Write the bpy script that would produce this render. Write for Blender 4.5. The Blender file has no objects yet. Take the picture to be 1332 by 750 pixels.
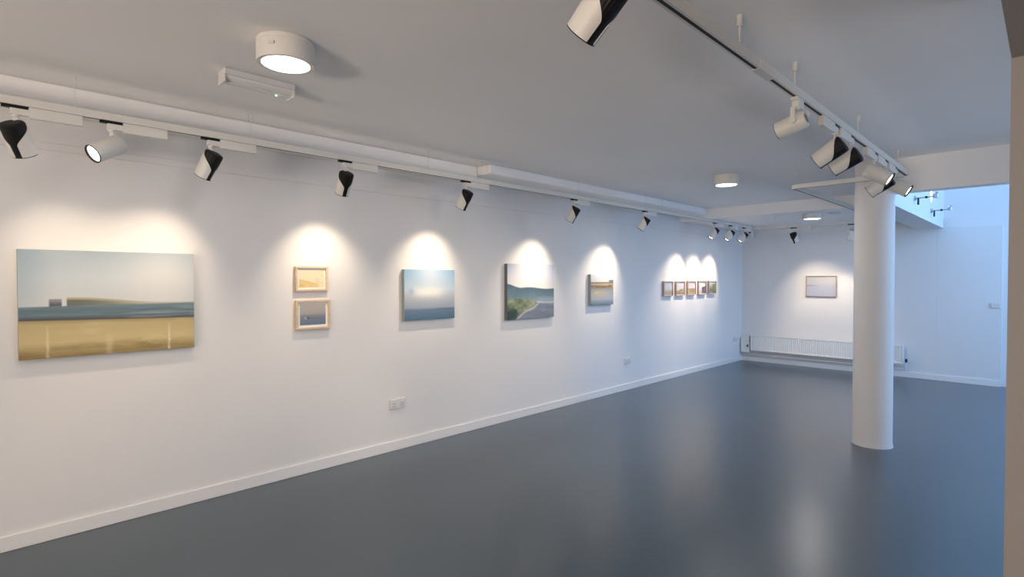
import bpy, bmesh, math, random
from mathutils import Vector, Matrix, Euler
random.seed(7)
sc = bpy.context.scene
C = sc.collection
R = math.radians

# ------------------------------------------------------------------ camera, world, light, exposure
CAMX, CAMY, CAMZ = 4.33, 0.0, 1.6
cam_d = bpy.data.cameras.new('camera'); cam = bpy.data.objects.new('camera', cam_d); C.objects.link(cam)
cam.location = (CAMX, CAMY, CAMZ)
cam.rotation_euler = (R(90 - 0.98), 0, R(45.08))
cam_d.sensor_width = 36.0; cam_d.lens = 36.0 * 700.0 / 1332.0; cam_d.clip_start = 0.05
sc.camera = cam
w = bpy.data.worlds.new('world'); sc.world = w; w.use_nodes = True
w.node_tree.nodes['Background'].inputs[0].default_value = (0.6, 0.78, 1.0, 1)
w.node_tree.nodes['Background'].inputs[1].default_value = 0.6
sc.view_settings.view_transform = 'Standard'; sc.view_settings.look = 'None'
sc.view_settings.gamma = 1.0; sc.view_settings.use_curve_mapping = False
sc.view_settings.exposure = 0.34

SPOT_W = 41.0; SPOT_COL = (1.0, 0.80, 0.58)
DOWN_W = 8.0;  DOWN_COL = (1.0, 0.95, 0.90)
REAR_W = 300.0; REAR_COL = (1.0, 0.82, 0.68)
WIN_W = 150.0; WIN_COL = (0.25, 0.53, 1.0)

def area(name, loc, rot, sx, sy, power, col, spread=180):
    d = bpy.data.lights.new(name, 'AREA'); d.shape = 'RECTANGLE'; d.size = sx; d.size_y = sy
    d.energy = power; d.color = col; d.spread = R(spread)
    o = bpy.data.objects.new(name, d); C.objects.link(o); o.location = loc; o.rotation_euler = rot
    return o
# daylight through the tall stairwell window in the right wall, and through the window behind the camera
area('stairwell_daylight', (6.66, 8.5, 2.7), (0, R(90), 0), 3.8, 3.4, WIN_W, WIN_COL)
area('rear_window_daylight', (4.5, -4.80, .75), (R(163), 0, 0), 2.2, .9, REAR_W, REAR_COL)

SIDE_W = 15.0; SIDE_COL = (0.85, 0.90, 1.0)  # unseen fill light, added to lift the far ceiling
area('side_fill_light', (6.74, 4.4, 1.1), (0, R(130), 0), .7, 2.4, SIDE_W, SIDE_COL)

# ------------------------------------------------------------------ materials
def mat(name, col, rough=0.6, metal=0.0, spec=0.5, bump=0.0, bscale=80.0, var=0.0, vscale=3.0, coat=0.0):
    m = bpy.data.materials.new(name); m.use_nodes = True
    nt = m.node_tree; b = nt.nodes['Principled BSDF']
    b.inputs['Base Color'].default_value = (*col, 1); b.inputs['Roughness'].default_value = rough
    b.inputs['Metallic'].default_value = metal; b.inputs['Specular IOR Level'].default_value = spec
    tc = nt.nodes.new('ShaderNodeTexCoord')
    if var:
        n = nt.nodes.new('ShaderNodeTexNoise'); n.inputs['Scale'].default_value = vscale; n.inputs['Detail'].default_value = 6
        nt.links.new(tc.outputs['Object'], n.inputs['Vector'])
        cr = nt.nodes.new('ShaderNodeValToRGB')
        cr.color_ramp.elements[0].position = 0.3; cr.color_ramp.elements[1].position = 0.7
        cr.color_ramp.elements[0].color = (*[c * (1 - var) for c in col], 1)
        cr.color_ramp.elements[1].color = (*[min(1, c * (1 + var)) for c in col], 1)
        nt.links.new(n.outputs['Fac'], cr.inputs[0]); nt.links.new(cr.outputs[0], b.inputs['Base Color'])
    if bump:
        n = nt.nodes.new('ShaderNodeTexNoise'); n.inputs['Scale'].default_value = bscale; n.inputs['Detail'].default_value = 4
        nt.links.new(tc.outputs['Object'], n.inputs['Vector'])
        bp = nt.nodes.new('ShaderNodeBump'); bp.inputs['Strength'].default_value = bump; bp.inputs['Distance'].default_value = 0.01
        nt.links.new(n.outputs['Fac'], bp.inputs['Height']); nt.links.new(bp.outputs[0], b.inputs['Normal'])
    return m
def emis(name, col, strength):
    m = bpy.data.materials.new(name); m.use_nodes = True
    b = m.node_tree.nodes['Principled BSDF']
    b.inputs['Base Color'].default_value = (0.9, 0.9, 0.9, 1)
    b.inputs['Emission Color'].default_value = (*col, 1); b.inputs['Emission Strength'].default_value = strength
    return m

M_wall = mat('wall_paint', (0.76, 0.75, 0.74), 0.75, bump=0.05, bscale=60, var=0.012, vscale=1.2)
M_ceil = mat('ceiling_paint', (0.92, 0.905, 0.89), 0.85, bump=0.05, bscale=50, var=0.02, vscale=1.0)
M_trim = mat('gloss_trim_paint', (0.80, 0.79, 0.78), 0.35)
M_rad = mat('radiator_enamel', (0.80, 0.80, 0.77), 0.35)
M_white = mat('white_powder_coat', (0.74, 0.72, 0.67), 0.45)
M_plas = mat('white_plastic', (0.70, 0.69, 0.68), 0.35)
M_black = mat('black_heat_sink', (0.006, 0.006, 0.006), 0.5, spec=0.3)
M_slot = mat('track_slot_black', (0.01, 0.01, 0.01), 0.6)
M_lens = emis('lamp_lens_glow', (1.0, 0.86, 0.70), 9.0)
M_disc = emis('downlight_diffuser_glow', (1.0, 0.98, 0.95), 4.5)
M_green = emis('green_indicator_glow', (0.2, 1.0, 0.4), 2.0)
M_diff = mat('frosted_diffuser', (0.78, 0.77, 0.74), 0.25)
M_steel = mat('brushed_steel', (0.45, 0.47, 0.5), 0.3, metal=0.9)
M_wood = mat('pale_wood_frame', (0.66, 0.50, 0.34), 0.5, var=0.10, vscale=25)
M_wood2 = mat('tan_wood_frame', (0.50, 0.36, 0.26), 0.5, var=0.10, vscale=25)
M_wood3 = mat('brown_wood_frame', (0.36, 0.27, 0.23), 0.5, var=0.08, vscale=25)
M_mount = mat('mount_board', (0.82, 0.80, 0.75), 0.8)
M_canvas = mat('canvas_edge', (0.16, 0.17, 0.18), 0.8)
M_canvas_l = mat('painted_canvas_edge', (0.34, 0.38, 0.36), 0.8)
M_dark = mat('dark_brass_valve', (0.02, 0.02, 0.02), 0.5)

def floor_material():
    m = bpy.data.materials.new('painted_concrete_floor'); m.use_nodes = True
    nt = m.node_tree; b = nt.nodes['Principled BSDF']; L = nt.links.new
    tc = nt.nodes.new('ShaderNodeTexCoord')
    n1 = nt.nodes.new('ShaderNodeTexNoise'); n1.inputs['Scale'].default_value = 0.9; n1.inputs['Detail'].default_value = 3; n1.inputs['Roughness'].default_value = 0.5
    L(tc.outputs['Object'], n1.inputs['Vector'])
    cr = nt.nodes.new('ShaderNodeValToRGB')
    cr.color_ramp.elements[0].position = 0.35; cr.color_ramp.elements[0].color = (0.026, 0.052, 0.074, 1)
    cr.color_ramp.elements[1].position = 0.68; cr.color_ramp.elements[1].color = (0.037, 0.066, 0.090, 1)
    L(n1.outputs['Fac'], cr.inputs[0])
    # scuffs: sparse dark specks
    n2 = nt.nodes.new('ShaderNodeTexVoronoi'); n2.inputs['Scale'].default_value = 1.4
    L(tc.outputs['Object'], n2.inputs['Vector'])
    cr2 = nt.nodes.new('ShaderNodeValToRGB')
    cr2.color_ramp.elements[0].position = 0.014; cr2.color_ramp.elements[0].color = (0.45, 0.45, 0.45, 1)
    cr2.color_ramp.elements[1].position = 0.022; cr2.color_ramp.elements[1].color = (1, 1, 1, 1)
    L(n2.outputs['Distance'], cr2.inputs[0])
    mx = nt.nodes.new('ShaderNodeMix'); mx.data_type = 'RGBA'; mx.blend_type = 'MULTIPLY'; mx.inputs[0].default_value = 1.0
    L(cr.outputs[0], mx.inputs[6]); L(cr2.outputs[0], mx.inputs[7]); L(mx.outputs[2], b.inputs['Base Color'])
    b.inputs['Roughness'].default_value = 0.31
    n4 = nt.nodes.new('ShaderNodeTexNoise'); n4.inputs['Scale'].default_value = 38.0; n4.inputs['Detail'].default_value = 3
    L(tc.outputs['Object'], n4.inputs['Vector'])
    bp = nt.nodes.new('ShaderNodeBump'); bp.inputs['Strength'].default_value = 0.16; bp.inputs['Distance'].default_value = 0.003
    L(n4.outputs['Fac'], bp.inputs['Height']); L(bp.outputs[0], b.inputs['Normal'])
    b.inputs['Specular IOR Level'].default_value = 0.45; b.inputs['Coat Weight'].default_value = 0.55; b.inputs['Coat Roughness'].default_value = 0.285; b.inputs['Coat IOR'].default_value = 1.6
    L(bp.outputs[0], b.inputs['Coat Normal'])
    return m
M_floor = floor_material()

# ------------------------------------------------------------------ mesh helpers
def obj(name, bm, m, parent=None, smooth=False, loc=None, rot=None):
    me = bpy.data.meshes.new(name); bm.to_mesh(me); bm.free()
    if smooth:
        for p in me.polygons: p.use_smooth = True
    for mm in (m if isinstance(m, (list, tuple)) else [m]): me.materials.append(mm)
    return link(name, me, parent, loc, rot)
def link(name, me, parent=None, loc=None, rot=None):
    o = bpy.data.objects.new(name, me); C.objects.link(o)
    if parent: o.parent = parent
    if loc is not None: o.location = loc
    if rot is not None: o.rotation_euler = rot
    return o
def add_box(bm, x0, x1, y0, y1, z0, z1, bev=0.0, mi=0):
    r = bmesh.ops.create_cube(bm, size=1.0)
    vs = r['verts']
    for v in vs:
        v.co = Vector((x0 + (v.co.x + .5) * (x1 - x0), y0 + (v.co.y + .5) * (y1 - y0), z0 + (v.co.z + .5) * (z1 - z0)))
    fs = set(f for v in vs for f in v.link_faces)
    for f in fs: f.material_index = mi
    if bev:
        es = list(set(e for v in vs for e in v.link_edges))
        bmesh.ops.bevel(bm, geom=es, offset=bev, segments=2, profile=0.5, affect='EDGES')
    return bm
def boxm(*a, **k):
    return add_box(bmesh.new(), *a, **k)
def add_lathe(bm, prof, seg=40, center=(0, 0, 0), axis='Z', mi=0):
    """prof: list of (radius, height) revolved about the axis; closed at ends when radius is 0"""
    rings = []
    c = Vector(center)
    def P(r, h, a):
        if axis == 'Z': return c + Vector((r * math.cos(a), r * math.sin(a), h))
        if axis == 'X': return c + Vector((h, r * math.cos(a), r * math.sin(a)))
        return c + Vector((r * math.sin(a), h, r * math.cos(a)))
    for r, h in prof:
        if r < 1e-6: rings.append([bm.verts.new(P(0, h, 0))])
        else: rings.append([bm.verts.new(P(r, h, 2 * math.pi * i / seg)) for i in range(seg)])
    for A, B in zip(rings, rings[1:]):
        for i in range(seg):
            j = (i + 1) % seg
            if len(A) == 1 and len(B) == 1: continue
            if len(A) == 1: f = bm.faces.new((A[0], B[i], B[j]))
            elif len(B) == 1: f = bm.faces.new((A[i], A[j], B[0]))
            else: f = bm.faces.new((A[i], A[j], B[j], B[i]))
            f.material_index = mi
    bmesh.ops.recalc_face_normals(bm, faces=bm.faces)
    return bm
def add_tube(bm, pts, r, seg=10, mi=0):
    pts = [Vector(p) for p in pts]; rings = []
    for k, p in enumerate(pts):
        d = (pts[min(k + 1, len(pts) - 1)] - pts[max(k - 1, 0)]).normalized()
        a = Vector((0, 0, 1)) if abs(d.z) < .9 else Vector((1, 0, 0))
        u = d.cross(a).normalized(); v = d.cross(u)
        rings.append([bm.verts.new(p + r * (math.cos(t) * u + math.sin(t) * v)) for t in [2 * math.pi * i / seg for i in range(seg)]])
    for A, B in zip(rings, rings[1:]):
        for i in range(seg):
            j = (i + 1) % seg; f = bm.faces.new((A[i], A[j], B[j], B[i])); f.material_index = mi
    bm.faces.new(rings[0]); bm.faces.new(rings[-1])
    bmesh.ops.recalc_face_normals(bm, faces=bm.faces)
    return bm
def tag(o, label, cat, group=None):
    o['label'] = label; o['category'] = cat
    if group: o['group'] = group
    return o
def thing(name, label, cat, loc=(0, 0, 0), rot=(0, 0, 0), group=None):
    o = bpy.data.objects.new(name, None); C.objects.link(o); o.location = loc; o.rotation_euler = rot
    o.empty_display_size = 0.1
    return tag(o, label, cat, group)
def struct(name, bm, m):
    o = obj(name, bm, m); o['kind'] = 'structure'; return o

# ------------------------------------------------------------------ the setting
XR, YB, YF, YV = 6.5, -4.5, 10.76, 6.02      # right wall, wall behind the camera, far wall, beam by the column
HC, HL, HV, HB = 2.71, 2.55, 5.0, 2.40       # gallery ceiling, lower far ceiling, stairwell ceiling, beam soffit
struct('floor', boxm(-.2, XR + .2, YB - .2, YF + .2, -.12, 0), M_floor)
struct('wall_left', boxm(-.2, 0, YB - .2, YF + .2, 0, HC + .2), M_wall)
bm = bmesh.new(); add_box(bm, 0, 3.05, YF, YF + .2, 0, HC + .2); add_box(bm, 3.05, XR + .2, YF + .05, YF + .25, 0, HV + .1)
struct('wall_far', bm, M_wall)
# the far wall's lower lining in the stairwell: stands proud, its top edge is a narrow ledge
struct('wall_lining', boxm(3.05, 3.815, YF - .001, YF + .05, 0, 2.405, bev=.003), M_wall)
# right wall with the window opening
bm = bmesh.new()
WY0, WY1, WZ0, WZ1 = 6.75, 10.25, .7, 4.7
SY0, SY1, SZ0, SZ1 = 3.1, 5.7, .6, 2.2  # opening added for the side fill light, hidden behind the pier
add_box(bm, XR, XR + .2, YB - .2, SY0, 0, HV + .1); add_box(bm, XR, XR + .2, SY1, WY0, 0, HV + .1)
add_box(bm, XR, XR + .2, SY0, SY1, 0, SZ0); add_box(bm, XR, XR + .2, SY0, SY1, SZ1, HV + .1)
add_box(bm, XR, XR + .2, WY1, YF + .2, 0, HV + .1)
add_box(bm, XR, XR + .2, WY0, WY1, 0, WZ0); add_box(bm, XR, XR + .2, WY0, WY1, WZ1, HV + .1)
struct('wall_right', bm, M_wall)
def window(name, axis, a0, a1, z0, z1, c, n):
    bm = bmesh.new(); t = .05
    def B(p0, p1, q0, q1):
        if axis == 'X': add_box(bm, c - .03, c + .03, p0, p1, q0, q1, bev=.004)
        else: add_box(bm, p0, p1, c - .03, c + .03, q0, q1, bev=.004)
    B(a0, a1, z0, z0 + t); B(a0, a1, z1 - t, z1)
    B(a0, a0 + t, z0 + t, z1 - t); B(a1 - t, a1, z0 + t, z1 - t)
    for i in range(1, n):
        m_ = a0 + (a1 - a0) * i / n; B(m_ - t / 2, m_ + t / 2, z0 + t, z1 - t)
    return struct(name, bm, M_trim)
window('window_1', 'X', WY0, WY1, WZ0, WZ1, XR + .1, 3)
window('added_fill_window', 'X', SY0, SY1, SZ0, SZ1, XR + .05, 2)  # frame of the unseen opening added for the fill light
bm = bmesh.new()
add_box(bm, 0, 2.4, YB - .2, YB, 0, HC + .1); add_box(bm, 5.6, XR, YB - .2, YB, 0, HC + .1)
add_box(bm, 2.4, 5.6, YB - .2, YB, 0, .3); add_box(bm, 2.4, 5.6, YB - .2, YB, 2.5, HC + .1)
struct('wall_back', bm, M_wall)
window('window_2', 'Y', 2.4, 5.6, .3, 2.5, YB - .1, 3)
# gallery ceiling
bm = bmesh.new()
add_box(bm, 0, XR, YB, YV + .15, HC, HC + .2); add_box(bm, 0, 2.999, YV + .15, 8.2, HC, HC + .2)
struct('ceiling', bm, M_ceil)
struct('ceiling_lower', boxm(0, 2.999, 8.2, YF, HL, HC + .2), M_ceil)
struct('ceiling_stairwell', boxm(3.0, XR, YV + .15, YF + .05, HV + .001, HV + .1), M_ceil)
struct('wall_bulkhead', boxm(0, .32, YB, 3.52, 2.60, HC, bev=.012), M_ceil)
struct('wall_bulkhead_deep', boxm(0, .50, 3.52, 8.2, 2.62, HC, bev=.012), M_ceil)
# beam at the column and the wall of the stairwell above it
struct('wall_beam', boxm(3.12, XR, YV, YV + .15, HB, HV + .1), M_ceil)
# fascia: edge of the lower ceiling towards the stairwell, wall above it
bm = bmesh.new(); add_box(bm, 2.95, 3.12, YV + .30, 8.2, 2.40, HL); add_box(bm, 2.80, 3.12, 8.2, YF, 2.40, HL); add_box(bm, 3.00, 3.12, YV + .15, YF + .05, HL, HV)
struct('wall_fascia', bm, M_wall)
# pier and lowered ceiling at the right edge of the picture
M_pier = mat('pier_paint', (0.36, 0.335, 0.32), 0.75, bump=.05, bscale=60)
struct('wall_pier', boxm(4.217, XR, 2.67, 2.85, 0, HC), M_pier)
struct('ceiling_dropped', boxm(4.217, XR, .2, 2.67, HB, HC, bev=.004), M_pier)
# column
bm = bmesh.new()
add_lathe(bm, [(.171, 0), (.171, .006), (.166, .03), (.164, .06), (.164, HC)], seg=96, center=(3.115, 6.149, 0))
o = struct('column', bm, M_wall)
for p in o.data.polygons: p.use_smooth = True
# skirting
def skirt(name, x0, x1, y0, y1):
    bm = bmesh.new(); add_box(bm, x0, x1, y0, y1, 0, .092, bev=.004)
    struct(name, bm, M_trim)
skirt('baseboard_left', 0, .016, YB, YF)
skirt('baseboard_far', .016, 3.05, YF - .016, YF)
skirt('baseboard_lining', 3.05, 3.80, YF - .018, YF - .001)
skirt('baseboard_right', XR - .016, XR, 2.85, YF)
# thin rails high on the walls
struct('trim_1', boxm(0, .010, YB, YF, 2.385, 2.432, bev=.003), M_wall)
struct('trim_2', boxm(.010, 3.0, YF - .010, YF, 2.385, 2.432, bev=.003), M_wall)

# ------------------------------------------------------------------ pictures
def s2l(c):
    c = c / 255.0
    return c / 12.92 if c <= .04045 else ((c + .055) / 1.055) ** 2.4
def lerp(a, b, t):
    t = max(0, min(1, t)); return tuple(a[i] + (b[i] - a[i]) * t for i in range(3))
def sm(a, b, x):
    t = max(0, min(1, (x - a) / (b - a))); return t * t * (3 - 2 * t)
def ramp(stops, t):
    for (p, c), (q, d) in zip(stops, stops[1:]):
        if t <= q: return lerp(c, d, (t - p) / (q - p) if q > p else 0)
    return stops[-1][1]
def vn(x, y, s=0):                                   # value noise
    def h(i, j): return (math.sin(i * 127.1 + j * 311.7 + s * 74.7) * 43758.5453) % 1.0
    i, j = math.floor(x), math.floor(y); fx, fy = x - i, y - j
    fx = fx * fx * (3 - 2 * fx); fy = fy * fy * (3 - 2 * fy)
    return (h(i, j) * (1 - fx) + h(i + 1, j) * fx) * (1 - fy) + (h(i, j + 1) * (1 - fx) + h(i + 1, j + 1) * fx) * fy
def fb(x, y, s=0): return .5 * vn(x, y, s) + .3 * vn(x * 2.1, y * 2.1, s + 1) + .2 * vn(x * 4.3, y * 4.3, s + 2)
# u runs left to right, v runs from the top down, colours as seen in sRGB
def band(a, b, x, w):
    return sm(a - w, a + w, x) * (1 - sm(b - w, b + w, x))
def art_shore(u, v):
    c = ramp([(0, (164, 178, 188)), (.25, (196, 205, 210)), (.52, (208, 212, 212))], v)
    c = lerp(c, (226, 225, 222), .8 * math.exp(-((u - .80) / .22) ** 2 - ((v - .28) / .28) ** 2))
    c = lerp(c, (146, 166, 180), .6 * (1 - sm(0, .22, u)) * (1 - v))
    c = lerp(c, (216, 218, 214), .12 * (fb(u * 5, v * 4, 11) - .5) * 4)
    top = .523 - .008 * u; sea = .637 + .03 * u
    k = band(.15, .215, u, .004) * sm(.450, .458, v)
    c = lerp(c, lerp((146, 144, 148), (92, 96, 102), sm(.45, .52, v) - .3 * (vn(u * 60, v * 120, 2) > .6)), k)
    wt = .448 + .06 * sm(.26, .8, u)
    if u > .236:
        e = sm(.236, .246, u) * (1 - .75 * sm(.45, .98, u))
        c = lerp(c, (178, 168, 136), e * band(wt - .006, wt + .014, v, .006))
        c = lerp(c, lerp((112, 114, 104), (158, 164, 150), sm(.24, .7, u)), e * sm(wt + .008, wt + .018, v))
    w = ramp([(0, (128, 146, 152)), (.3, (98, 120, 130)), (.7, (114, 130, 138)), (1, (80, 90, 100))], (v - top) / (sea - top))
    w = lerp(w, (158, 174, 176), .6 * sm(.45, .8, fb(u * 3, v * 70, 3)) * sm(.3, .8, u))
    w = lerp(w, (76, 96, 110), .4 * sm(.5, .9, fb(u * 4 + 9, v * 50, 8)))
    c = lerp(c, w, sm(top - .004, top + .004, v))
    t = (v - sea) / (1 - sea)
    g = ramp([(0, (150, 138, 106)), (.14, (192, 174, 128)), (.6, (206, 188, 140)), (1, (150, 130, 86))], t)
    g = lerp(g, (132, 108, 68), .7 * sm(.4, .85, fb(u * 5, v * 22, 5)) * sm(.45, 1, t))
    g = lerp(g, (222, 206, 160), .5 * sm(.5, .9, fb(u * 3 + 4, v * 8, 6)) * (1 - sm(.6, .9, t)))
    g = lerp(g, (120, 100, 64), .6 * sm(.55, .8, fb(u * 40, v * 60, 15)) * math.exp(-((u - .72) / .12) ** 2 - ((t - .75) / .15) ** 2))
    g = lerp(g, (234, 226, 200), .7 * math.exp(-((u - .138 - .004 * vn(v * 30, 1, 2)) / .007) ** 2) * sm(.1, .4, t) * (.5 + .5 * vn(3, v * 40, 2)))
    g = lerp(g, (240, 234, 212), .8 * math.exp(-((u - .835 + .004 * vn(v * 30, 5, 2)) / .007) ** 2) * sm(.1, .5, t) * (.5 + .5 * vn(6, v * 40, 2)))
    g = lerp(g, (228, 214, 176), .4 * math.exp(-((u - .47) / .02) ** 2) * sm(.3, .7, t))
    g = lerp((92, 84, 74), g, sm(.01, .05, t))
    return lerp(c, g, sm(sea - .003, sea + .003, v))
def art_gold(u, v):
    c = ramp([(0, (236, 226, 196)), (1, (246, 234, 196))], v)
    hill = .48 + .4 * u + .05 * fb(u * 5, 2, 4)
    if u < .8 and v > hill: c = lerp((226, 190, 120), (244, 222, 166), fb(u * 6, v * 8, 2) + .2 * u)
    c = lerp(c, (206, 196, 166), .5 * sm(.5, .9, u) * (vn(u * 3, v * 22, 8) > .6) * (v > .35))
    return c
def art_sea(u, v):
    c = ramp([(0, (192, 184, 176)), (.45, (176, 172, 170)), (.55, (140, 148, 158)), (.75, (126, 138, 152)), (1, (112, 130, 156))], v)
    d = ((u - .30) / .05) ** 2 + ((v - .66) / .03) ** 2
    c = lerp(c, (48, 52, 62), math.exp(-d)); c = lerp(c, (220, 222, 220), math.exp(-((u - .22) / .04) ** 2 - ((v - .67) / .035) ** 2))
    if u > .3: c = lerp(c, (92, 100, 112), .6 * math.exp(-((v - .68) / .02) ** 2) * (1 - sm(.3, 1, u)))
    return c
def art_cloud(u, v):
    c = ramp([(0, (146, 184, 218)), (.4, (196, 212, 224)), (.55, (186, 192, 200)), (.76, (158, 170, 184)), (.80, (112, 134, 156)), (1, (84, 116, 140))], v)
    c = lerp(c, (214, 226, 236), .7 * math.exp(-((u - .5) / .28) ** 2) * (1 - sm(.3, .6, v)))
    e = math.exp(-((u - .45) / .30) ** 4 - ((v - .43 - .03 * fb(u * 6, 1)) / .10) ** 2)
    c = lerp(c, (246, 244, 236), e * (.7 + .3 * fb(u * 6, v * 6, 4)))
    c = lerp(c, (150, 164, 186), .5 * math.exp(-((u - .13) / .05) ** 2 - ((v - .43) / .06) ** 2))
    if u > .62 and v > .78: c = lerp(c, (96, 102, 108), .7 * math.exp(-((v - .79) / .012) ** 2))
    return c
def art_hills(u, v):
    c = ramp([(0, (182, 192, 210)), (.2, (216, 218, 228)), (.42, (234, 231, 226))], v)
    c = lerp(c, (244, 244, 244), .7 * math.exp(-((u - .42) / .28) ** 2))
    c = lerp(c, (158, 172, 196), .5 * sm(.72, 1, u) * (1 - v))
    ridge = .350 + .07 * sm(0, .3, u) + .012 * math.sin(u * 9 + .5) + .03 * u
    h = lerp((84, 110, 124), (132, 152, 164), (v - ridge) / .32 + .5 * fb(u * 7, v * 9, 1) - .25)
    h = lerp(h, (176, 188, 196), .5 * sm(.10, .0, abs(v - .66)) * sm(.3, .8, u))
    c = lerp(c, h, sm(ridge - .008, ridge + .010, v))
    edge = 1.10 - .60 * u + .02 * math.sin(u * 14)                      # where the dune foot meets the wet sand
    w = lerp((136, 146, 160), (106, 116, 130), fb(u * 3, v * 18, 2))
    w = lerp(w, (166, 176, 186), .5 * sm(.5, .9, fb(u * 5 + 3, v * 24, 4)))
    c = lerp(c, w, sm(.695, .715, v))
    c = lerp(c, (214, 222, 230), .8 * math.exp(-((v - .705 - .01 * math.sin(u * 9)) / .014) ** 2) * sm(.5, .64, u))
    dune = .64 - .03 * math.sin(u * 7 + .4) + .02 * vn(u * 16, 1, 3) + .06 * sm(.55, .7, u)
    g = lerp((104, 120, 96), (182, 182, 148), fb(u * 11, v * 12, 6) * 1.5 - .3)
    g = lerp(g, (58, 78, 74), sm(.35, .7, fb(u * 8, v * 8, 9) + .6 * sm(.72, .95, v) * (1 - sm(.15, .4, u)) - .25))
    c = lerp(c, g, sm(dune - .02, dune + .02, v) * (1 - sm(edge - .04, edge, v)) * (1 - sm(.58, .68, u)))
    c = lerp(c, (206, 200, 192), .8 * math.exp(-((v - edge - .01) / .022) ** 2) * (1 - sm(.6, .72, u)))
    return c
def art_marsh(u, v):
    c = ramp([(0, (212, 218, 226)), (.25, (206, 208, 210))], v)
    if v > .265: c = lerp((206, 180, 146), (178, 150, 112), fb(u * 7, v * 18, 3) * 1.2)
    c = lerp(c, (118, 126, 138), sm(.76, .84, u) * band(.18, .27, v, .012))
    if .255 < v < .29: c = (132, 120, 116)
    if v > .43: c = ramp([(.43, (140, 138, 118)), (.55, (148, 158, 172)), (.8, (166, 174, 186)), (1, (108, 128, 140))], v)
    c = lerp(c, (112, 100, 78), .8 * band(.37, .45, v + .03 * vn(u * 6, 2, 1), .015) * sm(.2, .5, vn(u * 7, v * 9, 6)))
    k = math.exp(-((u - .25 - .0 * v) / .5) ** 2 - ((v - .62) / .12) ** 2)
    if v > .46: c = lerp(c, (206, 186, 142), .9 * k * fb(u * 7 + v * 9, v * 12, 5) * 1.5)
    return c
def art_small(k):
    def f(u, v):
        if k == 0:
            c = ramp([(0, (206, 210, 224)), (.55, (210, 210, 212)), (.75, (178, 174, 160)), (1, (158, 158, 146))], v)
            return lerp(c, (186, 154, 140), .7 * sm(.5, 1, u) * sm(.55, .8, v))
        if k == 1:
            c = ramp([(0, (202, 204, 218)), (.6, (198, 200, 212))], v)
            if v > .62 + .08 * math.sin(u * 5 + 1): c = lerp((118, 120, 90), (190, 172, 140), fb(u * 7, v * 9, 2))
            return lerp(c, (120, 100, 110), .6 * (v > .9))
        if k == 2:
            c = ramp([(0, (226, 220, 228)), (.45, (228, 222, 224))], v)
            if v > .50: c = lerp((132, 122, 84), (228, 196, 160), fb(u * 6, v * 9, 4) + .3 * (v - .6))
            return c
        if k == 3:
            c = ramp([(0, (206, 222, 220)), (.5, (214, 218, 216)), (1, (202, 182, 196))], v)
            if u > .45 and v > .45 - .2 * (u - .5): c = lerp((74, 66, 84), (146, 130, 158), fb(u * 5, v * 5, 7))
            return c
        c = ramp([(0, (226, 228, 226)), (.4, (150, 166, 170)), (.7, (104, 124, 126)), (1, (148, 166, 172))], v)
        if u > .55 and v > .2: c = lerp((96, 104, 52), (150, 150, 90), fb(u * 5, v * 5, 3))
        return c
    return f
def art_mist(u, v):
    c = ramp([(0, (208, 206, 206)), (.35, (196, 198, 204)), (.5, (184, 190, 204)), (1, (178, 186, 206))], v)
    c = lerp(c, (130, 136, 158), .7 * math.exp(-((v - .47) / .025) ** 2) * (1 - sm(.1, .55, u)))
    return c
def art_mat(name):
    m = bpy.data.materials.new(name); m.use_nodes = True; nt = m.node_tree; b = nt.nodes['Principled BSDF']
    a = nt.nodes.new('ShaderNodeVertexColor'); a.layer_name = 'paint'
    nt.links.new(a.outputs['Color'], b.inputs['Base Color']); b.inputs['Roughness'].default_value = .6
    b.inputs['Specular IOR Level'].default_value = 0.3
    return m
M_art = art_mat('painted_surface')
GAIN = 0.86
def art_mesh(fn, wd, hd, nx, ny, gain=GAIN):
    """grid in the local x (right) / z (up) plane facing -y, lower left at origin, with a paint colour per point"""
    bm = bmesh.new(); g = [[bm.verts.new((wd * i / nx, 0, hd * j / ny)) for i in range(nx + 1)] for j in range(ny + 1)]
    for j in range(ny):
        for i in range(nx): bm.faces.new((g[j][i], g[j][i + 1], g[j + 1][i + 1], g[j + 1][i]))
    me = bpy.data.meshes.new('artwork'); bm.to_mesh(me); bm.free()
    at = me.color_attributes.new('paint', 'FLOAT_COLOR', 'POINT')
    for k, v in enumerate(me.vertices):
        c = fn(v.co.x / wd, 1 - v.co.z / hd)
        at.data[k].color = (*[s2l(max(0, min(255, q))) * gain for q in c], 1)
    me.materials.append(M_art)
    return me
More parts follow.
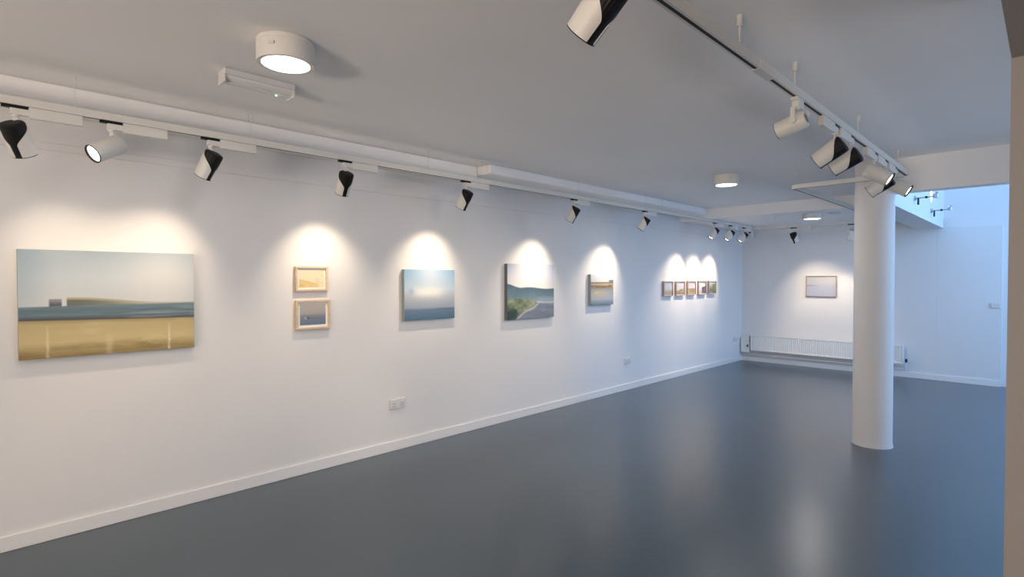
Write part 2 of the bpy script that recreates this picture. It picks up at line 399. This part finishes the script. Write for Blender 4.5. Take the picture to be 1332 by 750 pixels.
# picture frames of reference: origin at the wall, lower left corner; local x to the right, local -y out of the wall
def canvas(name, label, wall, a0, a1, z0, z1, fn, d=.038, edge=None, nx=130, ny=90):
    rot = (0, 0, R(90)) if wall == 'L' else (0, 0, 0)
    loc = (0, a0, z0) if wall == 'L' else (a0, YF, z0)
    W, H = a1 - a0, z1 - z0
    t = thing('canvas_painting', label, 'painting', loc, rot)
    bm = boxm(0, W, -d, -.001, 0, H, bev=.002)
    obj('stretched_canvas', bm, edge or M_canvas, t)
    link('painted_front', art_mesh(fn, W - .003, H - .003, nx, ny, .95), t, (.0015, -d - .0012, .0015))
    return t
def framed(label, wall, a0, a1, z0, z1, fn, m, fw=.016, d=.032, mount=0.0, group=None, nx=60, ny=50, mountm=None):
    rot = (0, 0, R(90)) if wall == 'L' else (0, 0, 0)
    loc = (0, a0, z0) if wall == 'L' else (a0, YF, z0)
    W, H = a1 - a0, z1 - z0
    t = thing('framed_picture', label, 'picture', loc, rot, group)
    bm = bmesh.new()
    add_box(bm, 0, W, -d, -.001, 0, fw, bev=.002); add_box(bm, 0, W, -d, -.001, H - fw, H, bev=.002)
    add_box(bm, 0, fw, -d, -.001, fw, H - fw, bev=.002); add_box(bm, W - fw, W, -d, -.001, fw, H - fw, bev=.002)
    obj('frame', bm, m, t)
    obj('mount_board', boxm(fw, W - fw, -d + .014, -.003, fw, H - fw), M_mount, t)
    q = fw + mount + .001
    link('picture_sheet', art_mesh(fn, W - 2 * q, H - 2 * q, nx, ny), t, (q, -d + .0125, q))
    return t
canvas('shore', 'large canvas of pale sky, grey sea band and yellow sand, leftmost on the wall', 'L', .175, 1.096, 1.120, 1.778, art_shore, .04, M_canvas_l, 240, 170)
framed('small pale wood framed gold and cream picture, upper of the pair on the left wall', 'L', 1.828, 2.100, 1.503, 1.706, art_gold, M_wood, .017, .035, .014)
framed('pale wood framed grey seascape with dark boat, lower of the pair of small pictures', 'L', 1.828, 2.118, 1.189, 1.429, art_sea, M_wood, .017, .035, .018)
canvas('cloud', 'square canvas of blue sky with white cloud over dark sea, unframed', 'L', 2.849, 3.452, 1.207, 1.694, art_cloud, .04, M_canvas_l)
canvas('hills', 'canvas of misty blue-green hills above grassy dunes and a grey shore', 'L', 4.197, 4.994, 1.143, 1.775, art_hills, .045, M_canvas)
canvas('marsh', 'small unframed canvas of tan marshland and reflecting water, left of the five framed pictures', 'L', 5.737, 6.254, 1.254, 1.666, art_marsh, .045, M_canvas_l)
names5 = ['leftmost of the row of five small wood framed pictures, hazy grey landscape',
          'second from left in the row of five small framed pictures, low dark green hills',
          'middle picture of the row of five small wood frames, pink sky over gold field',
          'fourth from left in the row of five small framed pictures, dark purple mass at right',
          'rightmost of the row of five small wood framed pictures, green bank at right']
for k in range(5):
    y0 = 7.66 + .393 * k
    framed(names5[k], 'L', y0, y0 + .29, 1.332, 1.571, art_small(k), M_wood2, .015, .035, .004, 'five small framed pictures in a row', 30, 30)
framed('thin brown framed misty seascape hanging alone on the far wall above the radiator', 'F', 1.16, 1.658, 1.289, 1.662, art_mist, M_wood3, .013, .030, 0.0, None, 60, 50)

# ------------------------------------------------------------------ track spotlights
def shell_mesh():
    bm = bmesh.new(); N = 40; A = 36
    s0, s1 = .055, -.115
    def rad(s): return .058 - .006 * s
    outer, inner = [], []
    for k in range(N + 1):
        s = k / N
        hw = R(18) + R(145) * max(0, 1 - s / .62) ** 1.4
        z = s0 + (s1 - s0) * s
        z_r = z
        ro = rad(s); ri = ro - .0035
        if k == 0: ro -= .003
        outer.append([bm.verts.new((ro * math.cos(a), ro * math.sin(a), z_r)) for a in [hw + (2 * math.pi - 2 * hw) * i / A for i in range(A + 1)]])
        inner.append([bm.verts.new((ri * math.cos(a), ri * math.sin(a), z_r)) for a in [hw + (2 * math.pi - 2 * hw) * i / A for i in range(A + 1)]])
    for k in range(N):
        for i in range(A):
            bm.faces.new((outer[k][i], outer[k][i + 1], outer[k + 1][i + 1], outer[k + 1][i]))
            bm.faces.new((inner[k][i + 1], inner[k][i], inner[k + 1][i], inner[k + 1][i + 1]))
        bm.faces.new((outer[k][0], outer[k + 1][0], inner[k + 1][0], inner[k][0]))
        bm.faces.new((outer[k][A], inner[k][A], inner[k + 1][A], outer[k + 1][A]))
    for i in range(A):
        bm.faces.new((outer[0][i + 1], outer[0][i], inner[0][i], inner[0][i + 1]))
        bm.faces.new((outer[N][i], outer[N][i + 1], inner[N][i + 1], inner[N][i]))
    bmesh.ops.recalc_face_normals(bm, faces=bm.faces)
    me = bpy.data.meshes.new('shell'); bm.to_mesh(me); bm.free(); me.materials.append(M_white)
    for p in me.polygons: p.use_smooth = True
    me.set_sharp_from_angle(angle=R(40))
    return me
def plain_shell_mesh():
    bm = bmesh.new()
    add_lathe(bm, [(.030, .057), (.048, .055), (.054, .046), (.052, -.115), (.0485, -.115), (.0485, .03), (0, .03)], seg=48)
    me = bpy.data.meshes.new('plain_shell'); bm.to_mesh(me); bm.free(); me.materials.append(M_white)
    for p in me.polygons: p.use_smooth = True
    me.set_sharp_from_angle(angle=R(40)); return me
def sink_mesh():
    bm = bmesh.new(); seg = 96; rings = []
    prof = [(0, .058), (.040, .058), (.050, .054), (.0542, .048), (.0540, .0), (.0525, -.04), (.0502, -.105), (.0500, -.1135), (.046, -.1135), (.045, -.06), (0, -.06)]
    add_lathe(bm, prof, seg=seg)
    for v in bm.verts:                                   # cooling fins on the rear half
        r = math.hypot(v.co.x, v.co.y)
        if r > .045 and v.co.z > -.02:
            a = math.atan2(v.co.y, v.co.x); k = 1 - .025 * (math.cos(a * 24) < -0.3)
            v.co.x *= k; v.co.y *= k
    me = bpy.data.meshes.new('heat_sink'); bm.to_mesh(me); bm.free(); me.materials.append(M_black)
    return me
def bezel_mesh():
    bm = bmesh.new(); add_lathe(bm, [(.0515, -.113), (.0525, -.118), (.047, -.119), (.044, -.112), (.044, -.100), (.048, -.100), (.0515, -.113)], seg=48)
    me = bpy.data.meshes.new('bezel'); bm.to_mesh(me); bm.free(); me.materials.append(M_black)
    for p in me.polygons: p.use_smooth = True
    return me
def lens_mesh():
    bm = bmesh.new(); add_lathe(bm, [(0, -.104), (.044, -.104), (.044, -.107), (.03, -.110), (0, -.111)], seg=40)
    me = bpy.data.meshes.new('lens'); bm.to_mesh(me); bm.free(); me.materials.append(M_lens); return me
SH, PL, SK, BZ, LN = shell_mesh(), plain_shell_mesh(), sink_mesh(), bezel_mesh(), lens_mesh()
def mk(bm, m, name):
    me = bpy.data.meshes.new(name); bm.to_mesh(me); bm.free(); me.materials.append(m); return me
ADAPT = mk(boxm(-.0125, .0125, -.055, .050, -.016, -.001, bev=.002), M_black, 'track_adapter')
ADAPT_W = mk(boxm(-.017, .017, -.04, .062, -.018, -.001, bev=.003), M_white, 'white_track_adapter')
bm = boxm(-.017, .017, .052, .275, -.058, -.001, bev=.004)
DRIVER = mk(bm, M_white, 'driver_box')
bm = boxm(-.017, .017, -.022, .060, -.050, -.017, bev=.003); add_lathe(bm, [(0, -.05), (.016, -.05), (.016, -.060), (0, -.060)], seg=24)
PUCK = mk(bm, M_white, 'swivel_block')
bm = boxm(-.005, .005, -.011, .011, -.128, -.058, bev=.003)
ARM = mk(bm, M_white, 'yoke_arm')
bm = bmesh.new(); add_box(bm, -.011, .011, -.0655, -.0605, -.125, -.066, bev=.002); add_box(bm, -.011, .011, -.0655, .008, -.066, -.059, bev=.002)
add_lathe(bm, [(0, -.0665), (.015, -.0665), (.015, -.054), (0, -.054)], seg=28, center=(0, 0, -.125), axis='Y')
SIDEARM = mk(bm, M_white, 'yoke_arm_side')
bm = bmesh.new(); add_tube(bm, [(.0, 0, .050), (.0, .0, .068), (-.014, 0, .080), (-.030, 0, .074), (-.036, 0, .056)], .0028, 8)
LOOP = mk(bm, M_white, 'aiming_handle')
# yaw 0 aims at the left wall (-x); tilt is measured from straight down; dirsign -1 puts the driver box on the -y side
def spotlight(label, x, y, z, yaw, tilt, group, power=SPOT_W, track='Y', flip=False, kind='flag', beam=56, blend=.55, col=SPOT_COL, pz=-.145):
    rz = {'Y': 0, 'X': -90}[track] + (180 if flip else 0)
    t = thing('track_spotlight', label, 'spotlight', (x, y, z), (0, 0, R(rz)), group)
    if kind == 'side': link('track_adapter', ADAPT_W, t)
    else: link('track_adapter', ADAPT, t); link('driver_box', DRIVER, t)
    link('swivel_block', PUCK, t)
    link('yoke_arm', SIDEARM if kind == 'side' else ARM, t)
    rot = Euler((0, R(tilt), R(yaw - rz)), 'XYZ')
    pv = (0, 0, pz)
    if kind == 'flag':
        s = link('shell', SH, t, pv, rot); s['label'] = 'white curved outer shell'
        s = link('heat_sink', SK, t, pv, rot); s['label'] = 'black finned core showing through the shell'
    else:
        link('shell', PL, t, pv, rot)
        if kind == 'side': link('aiming_handle', LOOP, t, pv, rot)
    b = link('bezel', BZ, t, pv, rot); link('lens', LN, b)
    d = bpy.data.lights.new('spot_beam', 'SPOT'); d.energy = power; d.color = col; d.spot_size = R(beam); d.spot_blend = blend
    d.shadow_soft_size = .022
    o = bpy.data.objects.new('spot_beam', d); C.objects.link(o); o.parent = b; o.location = (0, 0, -.125)
    if kind == 'side':
        for o in t.children:
            if o.name.startswith(('shell', 'bezel', 'aiming')): o.scale = (.84, .84, .84)
    return t
LX, LZ = .52, 2.503
gl = 'spotlights along the left track'
L_ = [(.158, -36, 31, 'white and black track spotlight at the far left end of the left track', 'flag'),
      (.563, 0, 0, 'white track spotlight turned towards the camera with lit lens, on the left track', 'plain'),
      (1.077, 32, 31, 'third track spotlight from the left, between the large canvas and the framed pair', 'flag'),
      (2.005, -4, 30, 'track spotlight above and right of the two small framed pictures', 'flag'),
      (3.201, 8, 30, 'track spotlight above and right of the square cloud canvas', 'flag'),
      (4.790, 20, 30, 'track spotlight above and right of the misty hills canvas', 'flag'),
      (6.284, 28, 31, 'track spotlight between the marshland canvas and the row of five pictures', 'flag'),
      (8.379, 38, 32, 'first of the three close spotlights above the row of five pictures', 'flag'),
      (8.976, 38, 32, 'middle of the three close spotlights near the far left corner', 'flag'),
      (9.535, 34, 32, 'last spotlight of the left track, nearest the far corner', 'flag')]
for i, (y, yaw, tilt, lab, kind) in enumerate(L_):
    if i == 1: spotlight(lab, LX, y, LZ, 112, 58, gl, kind='plain', power=SPOT_W * .8)
    else: spotlight(lab, LX, y, LZ, yaw, tilt + 2, gl, kind=kind, power=SPOT_W * (.28, .4, .45, .65, .8, 1.0, 1.25, 1.3, 1.3, 1.3)[i], beam=(86 if i < 3 else 80 if i < 7 else 72), blend=1.0)
gf = 'spotlights along the far wall track'
spotlight('track spotlight on the far wall track, left of the lone framed picture', 1.215, 9.90, LZ - .02, -105, 32, gf, track='X', beam=84, blend=1.0)
spotlight('track spotlight on the far wall track partly hidden by the column', 2.07, 9.90, LZ - .02, -60, 34, gf, track='X', kind='plain', power=SPOT_W * .7)
RX, RZ = 3.40, 2.525
gr = 'spotlights along the right track'
spotlight('large near track spotlight cut off by the top edge of the photo', 3.41, 1.30, RZ, 0, 50, gr, pz=-.115, flip=True)
spotlight('white side-on track spotlight with an arm, nearest on the right track', RX, 2.98, RZ, 0, 74, gr, kind='side', pz=-.125, flip=False, power=SPOT_W * .6)
spotlight('black-backed track spotlight, front one of the overlapping pair before the column', RX, 3.66, RZ, 0, 58, gr, flip=True, power=SPOT_W * .6)
spotlight('black-backed track spotlight half hidden behind its twin, before the column', RX, 4.02, RZ, 0, 62, gr, flip=True, power=SPOT_W * .6)
spotlight('white cylindrical spotlight with lit lens facing right, in front of the column', RX, 4.68, RZ, 180, 58, gr, flip=True, kind='plain', power=SPOT_W * .6)
spotlight('black-backed spotlight between the two lit white ones at the column', RX, 5.02, RZ, 0, 58, gr, flip=True, power=SPOT_W * .6, pz=-.175)
spotlight('farthest white cylindrical spotlight with lit lens, last on the right track', RX, 5.40, RZ, 180, 58, gr, flip=True, kind='plain', power=SPOT_W * .6)

# ------------------------------------------------------------------ lighting tracks
def track(label, runs, susp, ztop, slots_skip=()):
    """runs: list of (axis, fixed, a0, a1, z); susp: list of (x, y, z_top)"""
    t = thing('lighting_track', label, 'track', (runs[0][1] if runs[0][0] == 'Y' else runs[0][2], runs[0][2] if runs[0][0] == 'Y' else runs[0][1], runs[0][4]))
    ox, oy, oz = t.location
    for ax, c, a0, a1, z in runs:
        bm = bmesh.new(); bs = bmesh.new()
        def B(b, c0, c1, p0, p1, z0, z1, bev=0):
            if ax == 'Y': add_box(b, c0 - ox, c1 - ox, p0 - oy, p1 - oy, z0 - oz, z1 - oz, bev)
            else: add_box(b, p0 - ox, p1 - ox, c0 - oy, c1 - oy, z0 - oz, z1 - oz, bev)
        B(bm, c - .018, c - .007, a0, a1, z, z + .042); B(bm, c + .007, c + .018, a0, a1, z, z + .042); B(bm, c - .007, c + .007, a0, a1, z + .012, z + .042)
        B(bm, c - .018, c + .018, a0 - .004, a0, z, z + .042); B(bm, c - .018, c + .018, a1, a1 + .004, z, z + .042)
        obj('track_rail', bm, M_white, t)
        B(bs, c - .0069, c + .0069, a0, a1, z - .0004, z + .0119)
        s = obj('conductor_slot', bs, M_slot, t); s['label'] = 'black slot along the underside'
        for (k0, k1) in slots_skip:
            bc = bmesh.new(); B(bc, c - .0195, c + .0195, k0, k1, z - .003, z + .044, .001)
            obj('rail_joint', bc, M_white, t)
    for x, y, zt, kind in susp:
        bm = bmesh.new(); add_lathe(bm, [(0, 0), (.0018 if kind == 'wire' else .004, 0), (.0018 if kind == 'wire' else .004, zt - ztop), (0, zt - ztop)], seg=10)
        r = obj('suspension_rod', bm, M_white, t, loc=(x - ox, y - oy, ztop - oz))
        bm = bmesh.new(); rr, hh = (.006, .012) if kind == 'wire' else (.014, .045)
        add_lathe(bm, [(0, -.001), (rr * .9, -.001), (rr * .8, -hh * .3), (rr * .75, -hh), (0, -hh)], seg=20)
        obj('ceiling_canopy', bm, M_white, r, loc=(0, 0, zt - ztop))
    return t
track('long white lighting track hung along the left wall', [('Y', LX, -1.2, 9.82, LZ)],
      [(LX, y, HC, 'wire') for y in (.40, 1.32, 2.78, 3.40, 4.86, 6.30, 6.72, 8.06)], LZ + .042)
track('white lighting track running along the far wall above the lone picture', [('X', 9.90, LX, 3.0, LZ - .02)],
      [(x, 9.90, HL, 'wire') for x in (.7, 1.6, 2.6)], LZ + .022)
track('black-slotted lighting track running across the ceiling above the camera to the column', [('Y', RX, -.8, 5.90, RZ)],
      [(RX - .01, y, HC, 'rod') for y in (.6, 2.29, 2.98, 4.25, 5.57)], RZ + .042, slots_skip=[(2.44, 2.62)])
track('bent white lighting track forming an open corner beyond the column', [('X', 5.96, 2.47, 3.37, RZ), ('Y', 2.45, 5.96, 8.95, RZ)],
      [(2.50, 5.96, HC, 'wire'), (2.45, 6.46, HC, 'wire'), (2.45, 7.36, HC, 'wire')], RZ + .042)
t = thing('track_power_feed', 'small white box with black knob joining the tracks in the far left corner', 'connector', (.44, 10.03, LZ - .05))
obj('feed_box', boxm(-.03, .03, -.03, .06, -.09, .05, bev=.004), M_plas, t)
bm = bmesh.new(); add_lathe(bm, [(0, -.052), (.014, -.050), (.016, -.031), (0, -.0305)], seg=20, axis='Y'); obj('knob', bm, M_black, t)
obj('feed_cable', add_tube(bmesh.new(), [(0, .02, .05), (0, .02, HL - LZ + .05)], .004, 8), M_plas, t)

# ------------------------------------------------------------------ downlights and other ceiling fittings
def downlight(label, x, y, z, r=.128, h=.105, power=DOWN_W):
    t = thing('surface_downlight', label, 'ceiling light', (x, y, z), group='round ceiling lights')
    bm = bmesh.new()
    add_lathe(bm, [(0, -.001), (r * .97, -.001), (r, -.006), (r, -.020), (r * .985, -.022), (r, -.024), (r, -h + .012), (r * .97, -h), (r * .84, -h), (r * .82, -h + .006), (0, -h + .006)], seg=72)
    o = obj('housing', bm, M_white, t, smooth=True); o.data.set_sharp_from_angle(angle=R(35))
    bm = bmesh.new(); add_lathe(bm, [(0, -h + .0055), (r * .815, -h + .0055), (r * .80, -h + .001), (0, -h - .001)], seg=64)
    obj('diffuser', bm, M_disc, t)
    obj('clip', boxm(r - .004, r + .006, -.014, .014, -.060, -.045, bev=.001), M_plas, t, rot=(0, 0, R(-50)))
    d = bpy.data.lights.new('downlight_glow', 'AREA'); d.shape = 'DISK'; d.size = r * 1.5; d.energy = power; d.color = DOWN_COL
    o = bpy.data.objects.new('downlight_glow', d); C.objects.link(o); o.parent = t; o.location = (0, 0, -h - .006)
    return t
downlight('large round white ceiling light nearest the camera, beside the emergency light', 1.78, 1.045, HC)
downlight('round lit ceiling light in the middle of the gallery ceiling', 1.86, 5.70, HC)
downlight('small looking round ceiling light on the lower ceiling near the far wall', 1.86, 8.62, HL, h=.075)
t = thing('emergency_light', 'long white emergency light bar on the ceiling left of the nearest round light', 'emergency light', (1.215, 1.12, HC))
obj('housing', boxm(-.055, .055, -.185, .185, -.034, -.001, bev=.004), M_plas, t)
bm = bmesh.new(); N = 8; ring = []
for y in (-.178, .178):
    ring.append([bm.verts.new((.046 * math.cos(math.pi * k / N), y, -.034 - .034 * math.sin(math.pi * k / N))) for k in range(N + 1)])
for k in range(N): bm.faces.new((ring[0][k], ring[0][k + 1], ring[1][k + 1], ring[1][k]))
bm.faces.new(ring[0]); bm.faces.new(ring[1]); bmesh.ops.recalc_face_normals(bm, faces=bm.faces)
obj('diffuser', bm, M_diff, t, smooth=False)
for s in (-1, 1): obj('end_cap', boxm(-.050, .050, s * .182 - .005, s * .182 + .005, -.074, -.033, bev=.003), M_plas, t)
bm = bmesh.new(); add_lathe(bm, [(0, -.068), (.006, -.068), (.005, -.073), (0, -.074)], seg=16, center=(.0, .10, 0)); obj('indicator_lamp', bm, M_green, t)
bm = bmesh.new(); add_lathe(bm, [(0, -.001), (.085, -.001), (.087, -.010), (.070, -.020), (.062, -.016), (0, -.018)], seg=48)
tag(obj('ceiling_ring', bm, M_plas, loc=(2.14, 8.66, HL)), 'flat round white ceiling plate just right of the farthest ceiling light', 'ceiling plate')
bm = bmesh.new(); add_lathe(bm, [(0, -.001), (.022, -.001), (.020, -.018), (.008, -.030), (0, -.031)], seg=24)
tag(obj('ceiling_sensor', bm, M_plas, loc=(1.32, 8.75, HL)), 'tiny white sensor on the lower ceiling left of the farthest light', 'sensor')

# ------------------------------------------------------------------ sockets
def socket(label, wall, a0, a1, z0, z1, holes=True):
    rot = (0, 0, R(90)) if wall == 'L' else (0, 0, 0)
    loc = (0, a0, z0) if wall == 'L' else (a0, YF, z0)
    W, H = a1 - a0, z1 - z0
    t = thing('wall_socket', label, 'socket', loc, rot)
    obj('face_plate', boxm(0, W, -.016, -.001, 0, H, bev=.003), M_plas, t)
    for cx in (W * .27, W * .73):
        obj('rocker_switch', boxm(cx - .008 + (.015 if cx > W / 2 else -.015), cx + .008 + (.015 if cx > W / 2 else -.015), -.020, -.0155, H * .60, H * .85, bev=.0015), M_white, t)
        if holes:
            bm = bmesh.new()
            add_box(bm, cx - .003, cx + .003, -.0172, -.0155, H * .48, H * .60)
            add_box(bm, cx - .014, cx - .008, -.0172, -.0155, H * .22, H * .29); add_box(bm, cx + .008, cx + .014, -.0172, -.0155, H * .22, H * .29)
            obj('pin_holes', bm, M_black, t)
    return t
socket('white double wall socket low on the left wall below the square cloud canvas', 'L', 2.710, 2.872, .392, .478)
socket('white wall socket low on the left wall past the marshland canvas', 'L', 6.60, 6.746, .378, .464)
socket('white wall socket by the far left corner beside the radiator', 'L', 10.35, 10.496, .394, .480)
socket('pale switch plate at eye height on the blue-lit wall right of the column', 'F', 3.69, 3.80, 1.170, 1.248, holes=False)

# ------------------------------------------------------------------ radiator
t = thing('radiator', 'long low white panel radiator on the far wall', 'radiator', (.215, YF, .222))
RW, RH = 2.43, .305
bm = bmesh.new()                                        # ribbed front panel: rounded vertical flutes between flat top and bottom rims
n = 72; pitch = (RW - .04) / n; yf = -.120; cols = []
def flute(p): return .009 * (0.5 - 0.5 * math.cos(2 * math.pi * p))
zs = [(0, 0), (.020, 0), (.032, 1), (RH - .032, 1), (RH - .020, 0), (RH, 0)]
for i in range(n * 8 + 1):
    x = .02 + pitch * i / 8; d = flute(i / 8)
    cols.append([bm.verts.new((x, yf + d * k, z)) for z, k in zs])
for A, B in zip(cols, cols[1:]):
    for k in range(len(zs) - 1): bm.faces.new((A[k], B[k], B[k + 1], A[k + 1]))
add_box(bm, 0, .02, yf, yf + .012, 0, RH, bev=.002); add_box(bm, RW - .02, RW, yf, yf + .012, 0, RH, bev=.002)
obj('front_panel', bm, M_rad, t, smooth=False)
obj('rear_panel', boxm(.005, RW - .005, -.045, -.033, 0, RH, bev=.002), M_rad, t)
bm = bmesh.new()
for k in range(60):
    x = .02 + k * (RW - .06) / 59; add_box(bm, x, x + .02, -.108, -.046, RH - .006, RH - .001)
add_box(bm, .002, RW - .002, -.112, -.107, RH - .010, RH + .002); add_box(bm, .002, RW - .002, -.047, -.040, RH - .010, RH + .002)
obj('top_grille', bm, M_rad, t)
for x in (0, RW - .006): obj('side_panel', boxm(x, x + .006, -.108, -.046, .004, RH - .002, bev=.001), M_rad, t)
bm = bmesh.new()
for x in (.35, RW / 2, RW - .35): add_box(bm, x, x + .03, -.033, -.0005, .03, RH - .04)
obj('wall_bracket', bm, M_rad, t)
def valve(x, nm):
    bm = bmesh.new(); add_lathe(bm, [(0, 0), (.014, 0), (.016, .01), (.016, .05), (.012, .058), (0, .058)], seg=20, center=(x, -.085, .03))
    return obj('valve', bm, M_dark, t)
valve(RW + .035, 'r')
bm = bmesh.new()
add_tube(bm, [(RW, -.085, .03), (RW + .035, -.085, .03), (RW + .035, -.085, -.08)], .0075, 12)
add_tube(bm, [(RW + .035, -.085, -.078), (RW - .0, -.060, -.082), (-.18, -.060, -.082)], .0085, 12)
obj('heating_pipe', bm, M_rad, t)
t = thing('pipe_box', 'small white boxed-in pipe cover between the radiator and the left wall', 'pipe cover', (.02, YF, .175))
bm = bmesh.new()
vs = [bm.verts.new(p) for p in [(0, -.105, 0), (.165, -.105, 0), (.165, -.105, .325), (0, -.105, .27), (0, -.018, 0), (.165, -.018, 0), (.165, -.018, .325), (0, -.018, .27)]]
for f in [(0, 1, 2, 3), (5, 4, 7, 6), (1, 5, 6, 2), (4, 0, 3, 7), (3, 2, 6, 7), (4, 5, 1, 0)]: bm.faces.new([vs[i] for i in f])
bmesh.ops.bevel(bm, geom=list(bm.edges), offset=.004, segments=2, affect='EDGES')
obj('cover', bm, M_rad, t)
bm = bmesh.new(); add_lathe(bm, [(0, -.016), (.013, -.014), (.015, -.001), (0, 0)], seg=20, center=(.135, -.106, .13), axis='Y')
for v in bm.verts: v.co.z = .13 + (v.co.z - .13) * 1.8
obj('valve_knob', bm, M_dark, t)

# ------------------------------------------------------------------ wall lights in the stairwell
def walllight(label, y, z):
    t = thing('wall_spotlight', label, 'wall light', (3.12, y, z), group='arm lights in the stairwell')
    bm = bmesh.new(); add_lathe(bm, [(0, .001), (.030, .001), (.030, .018), (.010, .024), (0, .024)], seg=24, axis='X'); obj('wall_plate', bm, M_steel, t)
    obj('arm', add_tube(bmesh.new(), [(.02, 0, 0), (.08, .01, .0), (.16, .03, .006), (.20, .03, .010)], .007, 10), M_steel, t)
    bm = bmesh.new(); add_lathe(bm, [(0, -.03), (.028, -.03), (.030, .02), (.016, .045), (0, .045)], seg=24, center=(.21, .03, .015)); h = obj('lamp_head', bm, M_steel, t)
    obj('bracket', boxm(.03, .05, -.006, .006, -.085, 0, bev=.002), M_dark, t)
    obj('knuckle', boxm(.105, .13, .0, .032, -.012, .016, bev=.004), M_dark, t)
    d = bpy.data.lights.new('wall_light_beam', 'SPOT'); d.energy = 9; d.color = (1, .97, .92); d.spot_size = R(46); d.spot_blend = .6; d.shadow_soft_size = .02
    o = bpy.data.objects.new('wall_light_beam', d); C.objects.link(o); o.parent = t; o.location = (.21, .03, .075)
    # aimed back at the wall and upwards
    o.rotation_euler = Vector((-1, 0, .7)).to_track_quat('-Z', 'Y').to_euler()
    return t
walllight('slim arm spotlight on the bright stairwell wall, nearer the column', 8.22, 2.60)
walllight('slim arm spotlight on the bright stairwell wall, farther and lower in view', 9.50, 2.56)
